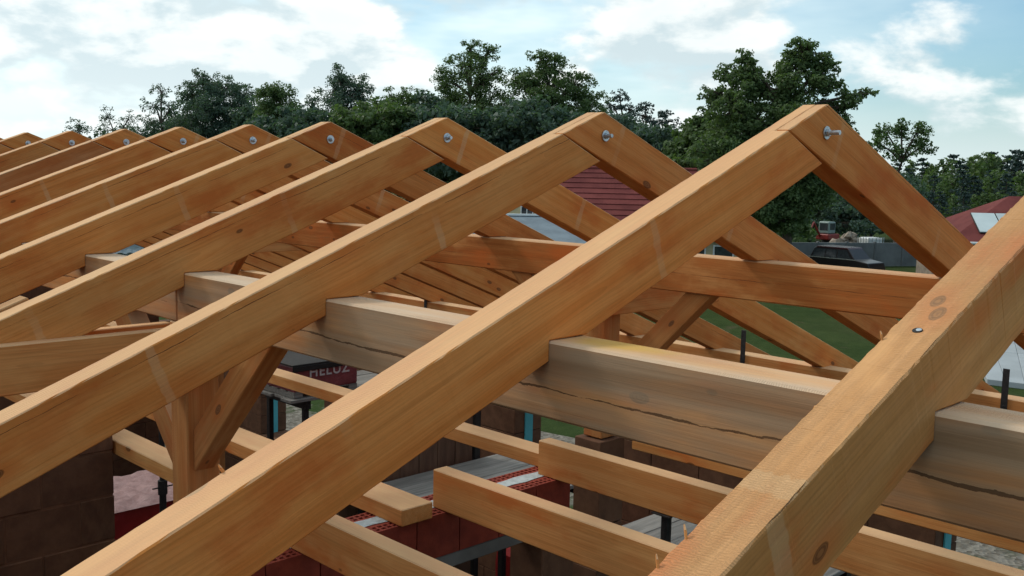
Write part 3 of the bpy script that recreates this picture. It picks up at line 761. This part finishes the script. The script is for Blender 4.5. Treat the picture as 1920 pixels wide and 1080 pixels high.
# side wing: yellow wall with tall window above a slate-blue lean-to
loc, rz = frame_at(985, 44, math.radians(-2))
G = empty('house_wing', loc, rz)
link('wall', box_me('wall', -3.2, 1.05, 0, 3.0, 0, 3.6, 0), 'plaster', G)
o = link('window', box_me('window', -.18, .38, -.04, -.002, 2.35, 3.25, .01), 'white', G)
for a in (-.13, .125): link('pane', box_me('pane', a, a+.21, -.055, -.041, 2.42, 3.18, 0), 'glass', o)
link('roof', box_me('roof', -3.4, 1.15, -.1, 3.1, 3.602, 3.75, .02), 'tile', G)
tag(G, 'pale yellow house wing with a narrow window above the slate-blue roof', 'house')
loc, rz = frame_at(1010, 39.8, math.radians(7))
B = empty('lean_to', loc, rz)
link('wall', box_me('wall', -2.2, 2.6, -2.2, 2.3, 0, 1.3, 0), 'plaster', B)
link('roof', mesh('roof', [(-2.5, -2.6, 1.31), (2.9, -2.6, 1.31), (2.9, 3.0, 2.74), (-2.5, 3.0, 2.74), (-2.5, -2.6, 1.41), (2.9, -2.6, 1.41), (2.9, 3.0, 2.84), (-2.5, 3.0, 2.84)], BOX_F), 'blue_roof', B)
link('flashing', box_me('flashing', -2.5, 2.9, 2.9, 3.02, 2.842, 2.93, .01), 'white', B)
tag(B, 'lean-to with a plain slate-blue roof and white upper edge', 'lean-to')

# house with solar panels
loc, rz = frame_at(1908, 46, math.radians(-8))
S = empty('house', loc, rz)
link('wall', box_me('wall', -3.3, 4.5, -2.9, 3.5, 0, 2.1, 0), 'stone', S)
hv = [(-3.8, -3.4, 2.1), (5, -3.4, 2.1), (5, 4, 2.1), (-3.8, 4, 2.1), (-.2, .3, 4.05), (1.4, .3, 4.05)]
sr = link('roof', mesh('roof', hv, [(0, 1, 5, 4), (1, 2, 5), (2, 3, 4, 5), (3, 0, 4), (3, 2, 1, 0)]), 'tile', S)
sa_ = math.atan2(4.05-2.1, 3.7)
for i in range(5):
    o = link('solar_panel', box_me('solar_panel', 0, .98, 0, 1.65, .06, .10, .005), 'solar', S)
    o.location = (-2.3+i*1.04+.0, -2.75, 2.1+(.65)*math.tan(sa_)); o.rotation_euler = (sa_, 0, 0)
    link('panel_frame', MB().box(0-.03, 1.01, -.03, 1.68, .03, .058).me('panel_frame'), 'black_steel', o)
link('gutter', MB().cyl((-3.8, -3.47, 2.05), (5, -3.47, 2.05), .06, n=8).me('gutter'), 'white', S)
tag(S, 'house with dark red hipped roof and a row of solar panels', 'house')

# grey garden wall of panels
p0 = at(1480, 455, 53); p1 = at(1745, 460, 55)
d = Vector((p1.x-p0.x, p1.y-p0.y, 0)); Lw = d.length; ngw = 5
gw = empty('garden_wall', (p0.x, p0.y, GROUND), math.atan2(d.y, d.x))
for i in range(ngw):
    o = link('panel', box_me('panel', i*Lw/ngw+.06, (i+1)*Lw/ngw-.06, 0, .12, 0, 1.28, .01), 'garden_wall', gw)
for i in range(ngw+1): link('pillar', box_me('pillar', i*Lw/ngw-.055, i*Lw/ngw+.055, -.03, .15, 0, 1.34, .01), 'garden_wall', gw)
tag(gw, 'grey concrete panel garden wall behind the parked wagon', 'wall')

# parked wagon
loc, rz = frame_at(1590, 48, math.radians(-52))
car = empty('parked_wagon', loc, rz)
sec = [(-1.95, .42), (-1.95, .95), (-1.80, 1.0), (-1.55, 1.52), (-1.35, 1.62), (.75, 1.62), (1.35, 1.02), (2.2, .9), (2.35, .6), (2.3, .35)]
hwid = .84; v = []; 
def half(z): return hwid if z < 1.02 else hwid-(z-1.02)*.22
for sx in (-1, 1): v += [(x, sx*half(z), z) for x, z in sec]
ns = len(sec); f = [tuple(range(ns))[::-1], tuple(range(ns, 2*ns))]+[(i, (i+1) % ns, ns+(i+1) % ns, ns+i) for i in range(ns)]
body = link('body', bevelled(mesh('body', v, f), .03), 'car_dark', car)
rfm = [(-1.5, 1.53), (-1.33, 1.635), (.73, 1.635), (.85, 1.53)]
v = []
for sx in (-1, 1): v += [(x, sx*(half(z)+.012), z) for x, z in rfm]
link('roof_panel', bevelled(mesh('roof_panel', v, [(0, 1, 2, 3)[::-1], (4, 5, 6, 7), (0, 4, 5, 1)[::-1], (1, 5, 6, 2)[::-1], (2, 6, 7, 3)[::-1], (3, 7, 4, 0)[::-1]]), .02), 'car', car)
for sx in (-1, 1):
    for a, b_ in ((-1.5, -.75), (-.68, .05), (.12, .95)):
        yy = lambda z: sx*(half(z)+.006)
        x1 = b_ if b_ < .5 else b_+.1
        link('side_window', mesh('side_window', [(a-.08 if a < -1 else a, yy(1.06), 1.06), (x1, yy(1.06), 1.06), (min(b_, .72), yy(1.5), 1.5), (a, yy(1.5), 1.5)], [(0, 1, 2, 3)]), 'glass', car)
    link('trim_strip', MB().box(-1.9, 1.4, sx*hwid-.012 if sx > 0 else -hwid-.008, sx*hwid+.008 if sx > 0 else -hwid+.012, 1.0, 1.04).me('trim_strip'), 'chrome', car)
    for x in (-1.25, 1.5):
        wh = link('wheel', MB().cyl((x, sx*.70, .32), (x, sx*.87, .32), .32, n=20).me('wheel', .02), 'rubber', car)
        link('rim', MB().cyl((x, sx*.868, .32), (x, sx*.882, .32), .19, n=16).me('rim'), 'chrome', wh)
link('rear_window', mesh('rear_window', [(-1.83, -.7, 1.05), (-1.83, .7, 1.05), (-1.60, .62, 1.49), (-1.60, -.62, 1.49)], [(3, 2, 1, 0)]), 'glass', car)
for sx in (-1, 1): link('tail_light', box_me('tail_light', -1.975, -1.94, sx*.72-.08, sx*.72+.08, .7, .93, .01), 'chrome', car)
link('tow_rail', MB().box(-1.86, -1.8, -.72, .72, 1.0, 1.04).me('tow_rail'), 'chrome', car)
car.scale = (.8, .8, .88)
tag(car, 'dark maroon estate car parked before the grey garden wall', 'car')

# machine, rubble and a crate beyond the wall
loc, rz = frame_at(1557, 66, math.radians(40))
ex = empty('mini_excavator', loc, rz); ex.scale = (.8, .8, .9)
link('cab', box_me('cab', -.55, .45, -.5, .5, 1.15, 2.05, .08), 'mach_green', ex)
for sx in (-1, 1): link('cab_window', box_me('cab_window', -.4, .3, sx*.505-.004, sx*.505+.004, 1.45, 1.92, .0), 'glass', ex)
link('cab_window', box_me('cab_window', -.556, -.548, -.38, .38, 1.4, 1.92, 0), 'glass', ex)
link('engine_hood', box_me('engine_hood', -.75, .95, -.6, .6, .72, 1.14, .06), 'mach_red', ex)
for sx in (-1, 1):
    mb = MB(); mb.box(-.85, .85, sx*.55-.14, sx*.55+.14, .08, .5); mb.cyl((-.85, sx*.55-.14, .29), (-.85, sx*.55+.14, .29), .21, n=12); mb.cyl((.85, sx*.55-.14, .29), (.85, sx*.55+.14, .29), .21, n=12)
    link('track', mb.me('track'), 'rubber', ex)
link('turntable', MB().cyl((0, 0, .45), (0, 0, .72), .4, n=14).me('turntable'), 'black_steel', ex)
mb = MB(); mb.cyl((-.7, .2, .95), (-1.7, .2, 2.0), .1, .08, 6); mb.cyl((-1.7, .2, 2.0), (-2.4, .2, 1.1), .08, .06, 6); link('arm', mb.me('arm'), 'mach_red', ex)
link('bucket', box_me('bucket', -2.62, -2.25, -.1, .5, .62, 1.1, .05), 'black_steel', ex)
tag(ex, 'small digger with pale green cab and red hood beyond the garden wall', 'excavator')
ro = empty('rubble_pile', frame_at(1603, 64)[0], rz)
for i in range(36):
    r_ = random.Random(i); rad = r_.uniform(.18, .42)
    bm = bmesh.new(); bmesh.ops.create_icosphere(bm, subdivisions=1, radius=rad)
    for q in bm.verts: q.co *= r_.uniform(.7, 1.25)
    me = bpy.data.meshes.new('stone'); bm.to_mesh(me); bm.free()
    a, dd = r_.uniform(0, 6.28), r_.random()
    o = link('stone', me, 'stone', ro); o.location = (math.cos(a)*dd*1.7, math.sin(a)*dd*1.3, max(.12, 1.25*(1-dd)**.8*r_.uniform(.6, 1))); o.rotation_euler = (a, dd, a*2)
tag(ro, 'heap of broken stone beside the small digger', 'rubble')
loc, rz = frame_at(1640, 60, .3)
wb = empty('water_tank', loc, rz)
link('tank', box_me('tank', -.5, .5, -.5, .5, .16, 1.2, .07), 'white', wb)
mb = MB()
for i in range(5):
    a = -.54+i*.26; mb.box(a, a+.03, -.55, -.52, .14, 1.22); mb.box(-.55, -.52, a, a+.03, .14, 1.22); mb.box(.52, .55, a, a+.03, .14, 1.22)
for z in (.2, .5, .85, 1.19): mb.box(-.56, .56, -.58, -.551, z, z+.03)
link('cage', mb.me('cage'), 'corrugated', wb)
link('pallet_base', box_me('pallet_base', -.56, .56, -.56, .56, 0, .13, .01), 'grey_plank', wb)
tag(wb, 'white caged water tank near the stone heap', 'tank')

# pale slab at the right
c0_ = hit(1850, 722, 2, GROUND); c1_ = hit(1995, 740, 2, GROUND); c2_ = hit(1990, 600, 2, GROUND); c3_ = hit(1790, 590, 2, GROUND)
pl = empty('yard_slab', (0, 0, 0))
nsl = 4
for i in range(nsl):
    for j in range(3):
        def bil(u, t): 
            a = c0_.lerp(c1_, u); b_ = c3_.lerp(c2_, u); return a.lerp(b_, t)
        q = [bil((i+.006)/nsl, (j+.006)/3), bil((i+.994)/nsl, (j+.006)/3), bil((i+.994)/nsl, (j+.994)/3), bil((i+.006)/nsl, (j+.994)/3)]
        v = [(a.x, a.y, GROUND+.0) for a in q]+[(a.x, a.y, GROUND+.14) for a in q]
        link('slab', bevelled(mesh('slab', v, BOX_F), .01), 'slab', pl)
tag(pl, kind='structure')

# corrugated shed beyond the ridge end
loc, rz = frame_at(255, 40, math.radians(25))
cs = empty('shed', loc, rz)
link('wall', box_me('wall', -2.4, 2.4, 0, 3, 0, 2.9-.3, 0), 'corrugated', cs)
v = []; f = []; nw_ = 60
for i in range(nw_+1):
    x = -2.7+5.4*i/nw_; u = .05 if (i//2) % 2 else 0
    v += [(x, -.3, 1.15+u), (x, 3.2, 2.75+u)]
for i in range(nw_): f.append((2*i, 2*i+2, 2*i+3, 2*i+1))
link('roof', mesh('roof', v, f), 'corrugated', cs)
tag(cs, 'shed with a grey corrugated sheet roof beyond the far rafters', 'shed')

# ------------------------------------------------------------------ trees
def quads_mesh(name, cen, nrm, size, seed):
    rg = np.random.default_rng(seed); n_ = len(cen)
    nrm = nrm/np.linalg.norm(nrm, axis=1, keepdims=True)
    t = rg.normal(size=(n_, 3)); t -= nrm*np.sum(t*nrm, axis=1, keepdims=True); t /= np.linalg.norm(t, axis=1, keepdims=True)
    b_ = np.cross(nrm, t); s = size[:, None]
    v = np.stack([cen-t*s, cen+b_*s*.55-t*s*.1, cen+t*s, cen-b_*s*.55-t*s*.1], axis=1).reshape(-1, 3)
    me = bpy.data.meshes.new(name); me.vertices.add(n_*4); me.vertices.foreach_set('co', v.ravel())
    me.loops.add(n_*4); me.loops.foreach_set('vertex_index', np.arange(n_*4)); me.polygons.add(n_)
    me.polygons.foreach_set('loop_start', np.arange(n_)*4); me.update(calc_edges=True); return me
def tree(name, label, depth, blobs, leaf, dens=1., lsize=.085, base=None, group=None, airy=.0, seed=0, fill=False):
    """blobs: crown lobes (px, py, rx, ry) placed at the given depth"""
    rg = np.random.default_rng(seed+11); k = depth/F
    bx = base if base is not None else np.mean([b_[0] for b_ in blobs])
    p = at(bx, 330, depth); root = empty(name, (p.x, p.y, GROUND))
    org = np.array([p.x, p.y, GROUND])
    cs_, ns_, zs_ = [], [], []; tips = []
    if fill:
        lo = max(blobs, key=lambda q: q[1]); xs = [q[0] for q in blobs]; yy = lo[1]+lo[3]*.8; hw_ = (max(xs)-min(xs))/2+lo[2]*.9; cx_ = (max(xs)+min(xs))/2
        blobs = list(blobs)
        while yy < 345:
            blobs += [(cx_-hw_*.55, yy, hw_*.7, 30), (cx_+hw_*.55, yy+6, hw_*.7, 30), (cx_, yy+3, hw_*.5, 30)]; yy += 30
    for (cx, cy, rx, ry) in blobs:
        c = np.array(at(cx, cy, depth+rg.normal()*rx*k*.4)); R = np.array([rx*k, ry*k])*1.16
        ncl = max(16, int(64*(rx*ry/1600)**.8*(1-.5*airy)))
        for _ in range(ncl):
            d_ = rg.normal(size=3); d_ /= np.linalg.norm(d_); q = rg.random()**.45
            cc = c+d_*np.array([R[0], R[0], R[1]])*q*.92
            cr = rg.uniform(.13, .30)*min(R)*(1-.2*airy)+.10
            nl = int(dens*.15*(cr/k)**2*(1.0-.3*airy)/(lsize/.15)**2*(depth/70)**-0.)+8
            g_ = rg.normal(size=(nl, 3)); g_ /= np.linalg.norm(g_, axis=1, keepdims=True)
            rr_ = rg.random((nl, 1))**.4
            pts = cc+g_*rr_*cr*np.array([1.15, 1.15, .8])
            cs_.append(pts); ns_.append(g_*.6+rg.normal(size=(nl, 3))*.5+np.array([0, 0, .35])); zs_.append(rg.uniform(.6, 1.3, nl)*lsize)
            if rg.random() < .7: tips.append((c, cc))
    cen = np.concatenate(cs_)-org
    link('crown', quads_mesh('crown', cen, np.concatenate(ns_), np.concatenate(zs_), seed), LEAF[leaf], root)
    # trunk with limbs to the lobes
    top = max(at(b_[0], b_[1], depth).z for b_ in blobs)-GROUND; r0 = .05+.022*top
    mb = MB(); prev = Vector((0, 0, -.05)); npt = 6; pts = [prev]
    for i in range(1, npt+1):
        pts.append(Vector((rg.normal()*.12*i/3, rg.normal()*.12*i/3, top*.8*i/npt)))
    for i in range(npt): mb.cyl(pts[i], pts[i+1], r0*(1-.13*i), r0*(1-.13*(i+1)), 7, cap=i in (0, npt-1))
    done = {}
    for (c, cc) in tips:
        key = tuple(np.round(c, 2)); cl = Vector(c-org)
        zz = max(.25*top, min(cl.z-.25*abs(math.hypot(cl.x, cl.y))-.3, top*.75))
        i = min(npt-1, int(zz/(top*.8)*npt)); st_ = pts[i].lerp(pts[i+1], (zz/(top*.8)*npt)-i if zz < top*.8 else 1)
        if key not in done:
            mid = st_.lerp(cl, .5)+Vector((0, 0, .1)); mb.cyl(st_, mid, r0*.36, r0*.26, 5, False); mb.cyl(mid, cl, r0*.26, r0*.15, 5, False); done[key] = 1
        mb.cyl(cl, Vector(cc-org), r0*.13, r0*.05, 4, False)
    link('trunk', mb.me('trunk'), 'bark', root)
    return tag(root, label, 'tree', group)

BT = 'trees behind the building'
tree('deciduous_tree', 'small round tree at the low end of the tree line, past the ridge end', 95, [(148, 234, 24, 13), (150, 248, 28, 14)], 'dark', group=BT, seed=1)
tree('deciduous_tree', 'two-lobed small grey-green tree beside the tall see-through tree', 92, [(203, 220, 26, 18), (240, 223, 20, 20), (215, 245, 40, 18)], 'dark', airy=.5, group=BT, seed=2)
tree('deciduous_tree', 'tall see-through tree with sky gaps left of the dense dark tree', 80, [(302, 172, 26, 16), (292, 200, 32, 18), (318, 205, 28, 22), (285, 230, 34, 20), (330, 240, 40, 22)], 'dark', airy=.55, group=BT, seed=3, fill=True)
tree('deciduous_tree', 'broad dense dark tree with a flat crown over the far rafters', 74, [(382, 155, 34, 24), (360, 180, 30, 26), (420, 168, 38, 26), (455, 188, 30, 32), (400, 205, 56, 38), (440, 232, 50, 34), (365, 228, 42, 28)], 'dark', dens=1.3, group=BT, seed=4, fill=True)
tree('deciduous_tree', 'rounded bright green tree between two dark taller trees', 64, [(518, 182, 32, 26), (520, 215, 46, 34), (520, 250, 62, 30)], 'mid', dens=1.4, group=BT, seed=5, fill=True)
tree('deciduous_tree', 'pointed-crowned tree with a side shoot, next to the rounded green tree', 72, [(638, 143, 24, 22), (628, 168, 32, 24), (668, 172, 34, 28), (648, 208, 54, 36), (587, 205, 20, 28), (620, 245, 60, 32)], 'dark', dens=1.2, airy=.15, group=BT, seed=6, fill=True)
tree('deciduous_tree', 'low bushy tree in the dip between two taller crowns', 70, [(735, 185, 26, 22), (765, 185, 26, 20), (790, 205, 36, 26), (740, 225, 55, 34), (790, 250, 60, 34)], 'mid', dens=1.3, group=BT, seed=7, fill=True)
tree('deciduous_tree', 'tallest slender-topped tree behind the third and fourth rafter apexes', 70, [(882, 92, 26, 18), (915, 100, 24, 22), (872, 120, 38, 26), (838, 150, 28, 28), (905, 150, 40, 34), (850, 190, 42, 34), (910, 205, 52, 40), (880, 250, 70, 36), (840, 240, 40, 30)], 'mid', dens=1.15, airy=.2, group=BT, seed=8, fill=True)
tree('deciduous_tree', 'broad tall tree with a domed crown right of the tallest one', 68, [(1015, 108, 30, 18), (1040, 130, 40, 26), (985, 150, 36, 28), (1075, 165, 40, 30), (1020, 185, 60, 40), (1100, 205, 44, 34), (985, 230, 60, 40), (1070, 250, 80, 42)], 'mid', dens=1.25, airy=.1, group=BT, seed=9, fill=True)
# pines
def pine(px, top, depth, label, seed, hw=40, base_y=420, leaf='needle', group='dark conifers', name='pine_tree', lean=0):
    rg = np.random.default_rng(seed); k = depth/F
    p = at(px, 330, depth); root = empty(name, (p.x, p.y, GROUND)); ht = at(px, top, depth).z-GROUND
    cs_, ns_, zs_ = [], [], []; mb = MB(); mb.cyl((0, 0, -.05), (0, 0, ht*.97), .04+.018*ht, .02, 7)
    nl = int(ht*2.0)
    for i in range(nl):
        t = (i+.5)/nl; z = ht*(.12+.87*t); R = hw*k*(1-t)**.75*(.75+.5*rg.random())+.12
        for j in range(5):
            a = rg.uniform(0, 6.28); e_ = np.array([math.cos(a)*R, math.sin(a)*R, -R*.12+rg.normal()*.1])
            mb.cyl((0, 0, z), Vector((0, 0, z))+Vector(e_), .035, .012, 4, False)
            m_ = 26; s = rg.random((m_, 1))**.6
            pt = np.array([0, 0, z])+e_*s+rg.normal(size=(m_, 3))*np.array([.22, .22, .10])*(.4+R*.35)
            cs_.append(pt); ns_.append(rg.normal(size=(m_, 3))*.6+np.array([0, 0, .8])); zs_.append(rg.uniform(.10, .22, m_))
    link('crown', quads_mesh('crown', np.concatenate(cs_), np.concatenate(ns_), np.concatenate(zs_), seed), LEAF[leaf], root)
    link('trunk', mb.me('trunk'), 'bark', root)
    return tag(root, label, 'tree', group)
tree('pine_tree', 'tallest of the blue-black pines right of the domed tree', 80, [(1162, 182, 18, 12), (1150, 198, 28, 12), (1180, 205, 22, 11), (1160, 225, 36, 15), (1165, 255, 44, 18)], 'needle', dens=1.3, lsize=.10, group='dark pines', seed=21, fill=True)
tree('pine_tree', 'middle pine of the blue-black pine group', 79, [(1210, 200, 15, 10), (1203, 216, 24, 11), (1224, 226, 22, 11), (1212, 246, 32, 15), (1215, 275, 36, 18)], 'needle', dens=1.3, lsize=.10, group='dark pines', seed=22, fill=True)
tree('pine_tree', 'lowest pine of the blue-black group, by the green bushes', 78, [(1246, 212, 12, 9), (1252, 228, 22, 11), (1262, 244, 20, 11), (1248, 262, 30, 15), (1255, 290, 34, 18)], 'needle', dens=1.3, lsize=.10, group='dark pines', seed=23, fill=True)
tree('deciduous_tree', 'light green bushes between the pines and the large spreading tree', 52, [(1300, 250, 32, 26), (1328, 225, 24, 24), (1290, 290, 44, 34), (1345, 280, 50, 50)], 'mid', dens=1.2, group=BT, seed=10, fill=True, lsize=.13)
tree('deciduous_tree', 'large spreading tree behind the bolted apex next to the saw-marked rafter', 42,
     [(1398, 112, 18, 20), (1385, 140, 40, 22), (1350, 175, 40, 16), (1410, 165, 45, 30), (1375, 205, 55, 30), (1512, 95, 40, 20), (1500, 125, 45, 26), (1548, 120, 30, 20), (1545, 155, 50, 24), (1600, 178, 40, 11),
      (1580, 200, 40, 18), (1470, 165, 40, 34), (1480, 210, 60, 36), (1400, 245, 70, 36), (1570, 235, 35, 22), (1440, 290, 90, 42), (1350, 290, 50, 34), (1520, 280, 60, 40), (1400, 345, 80, 42), (1490, 350, 70, 46), (1440, 400, 70, 40)], 'mid', dens=.9, airy=.38, lsize=.08, base=1478, group=BT, seed=12)
tree('deciduous_tree', 'small airy tree standing alone beside the large spreading one', 56, [(1662, 248, 24, 20), (1690, 240, 20, 16), (1718, 250, 26, 22), (1650, 270, 24, 14), (1730, 275, 22, 16), (1690, 285, 34, 18)], 'light', airy=.3, dens=.75, lsize=.09, group=BT, seed=13)
# low hedge trees that close the view below the crowns
for i, (px, py, dep, rx, ry, lf) in enumerate(((570, 240, 62, 90, 34, 'dark'), (710, 232, 60, 80, 40, 'mid'), (870, 240, 58, 90, 46, 'dark'), (1010, 240, 57, 80, 46, 'dark'), (1135, 262, 62, 80, 46, 'dark'), (1235, 285, 60, 70, 46, 'dark'), (1550, 345, 75, 90, 40, 'dark'), (1640, 350, 78, 80, 40, 'dark'), (1560, 385, 72, 90, 26, 'dark'), (1480, 432, 58, 40, 26, 'mid'), (475, 222, 70, 34, 34, 'dark'), (345, 235, 84, 50, 22, 'dark'), (240, 250, 96, 60, 14, 'dark'), (800, 215, 68, 36, 40, 'dark'))):
    tree('hedge_tree', ['low dark hedge tree under the rounded green tree', 'low dark hedge tree under the dip in the tree line', 'low dark hedge tree under the tallest tree', 'low dark hedge tree under the domed tree', 'low dark hedge tree under the tallest pine', 'low dark hedge tree under the lowest pine', 'dark thicket tree right of the large spreading tree', 'dark thicket tree below the small airy tree', 'dark undergrowth below the thicket, above the digger', 'green shrub beside the garden wall', 'low dark hedge tree between the flat-crowned and the rounded green tree', 'low dark hedge tree at the foot of the see-through tree', 'low dark hedge below the two-lobed tree', 'low dark hedge tree left of the tallest tree'][i], dep,
         [(px, py, rx, ry), (px-rx*.6, py+8, rx*.6, ry*.8), (px+rx*.6, py+8, rx*.6, ry*.8), (px, py+ry*1.2, rx*1.1, ry)], lf, dens=1.3, lsize=.16, group='hedge trees', seed=40+i)
# wooded slope at the right: copies of three trees
protos = []
rg = random.Random(5)
slope = [(1660+i*13.5+rg.uniform(-5, 5), 305-max(0, (i-6))*2.6+rg.uniform(-9, 9), 120+rg.uniform(-8, 12)) for i in range(24)]
slope += [(1690+i*17+rg.uniform(-6, 6), 335-i*1.5+rg.uniform(-8, 8), 100+rg.uniform(-6, 6)) for i in range(17)]
slope += [(1700+i*22+rg.uniform(-6, 6), 365-i*1.5+rg.uniform(-6, 6), 86+rg.uniform(-4, 4)) for i in range(12)]
GS = 'trees of the wooded slope'
def copy_tree(src, loc, rz, s, label):
    c = src.copy(); COL.objects.link(c); c.location = loc; c.rotation_euler = (0, 0, rz); c.scale = (s, s, s); c['label'] = label
    for ch in src.children:
        q = ch.copy(); COL.objects.link(q); q.parent = c
    return c
lab_p = 'spired conifer on the wooded slope beyond the solar-panel house'; lab_d = 'round-crowned tree on the wooded slope beyond the solar-panel house'
pr_p = pine(slope[0][0], slope[0][1], slope[0][2], lab_p, 61, 34, group=GS, name='slope_conifer')
hp = at(slope[0][0], slope[0][1], slope[0][2]).z-GROUND
dd = slope[1]
pr_d = tree('slope_tree', lab_d, dd[2], [(dd[0], dd[1]+14, 16, 13), (dd[0]-8, dd[1]+34, 18, 18), (dd[0]+9, dd[1]+36, 18, 18), (dd[0], dd[1]+62, 24, 24)], 'mid', dens=2.2, lsize=.22, group=GS, seed=62)
hd = at(dd[0], dd[1], dd[2]).z-GROUND
for i, (px_, py_, dp) in enumerate(slope[2:]):
    con = rg.random() < (.62 if i < 22 else .3)
    p = at(px_, 330, dp); ht = at(px_, py_, dp).z-GROUND
    copy_tree(pr_p if con else pr_d, (p.x, p.y, GROUND), rg.uniform(0, 6.28), ht/(hp if con else hd)*rg.uniform(.95, 1.05), lab_p if con else lab_d)
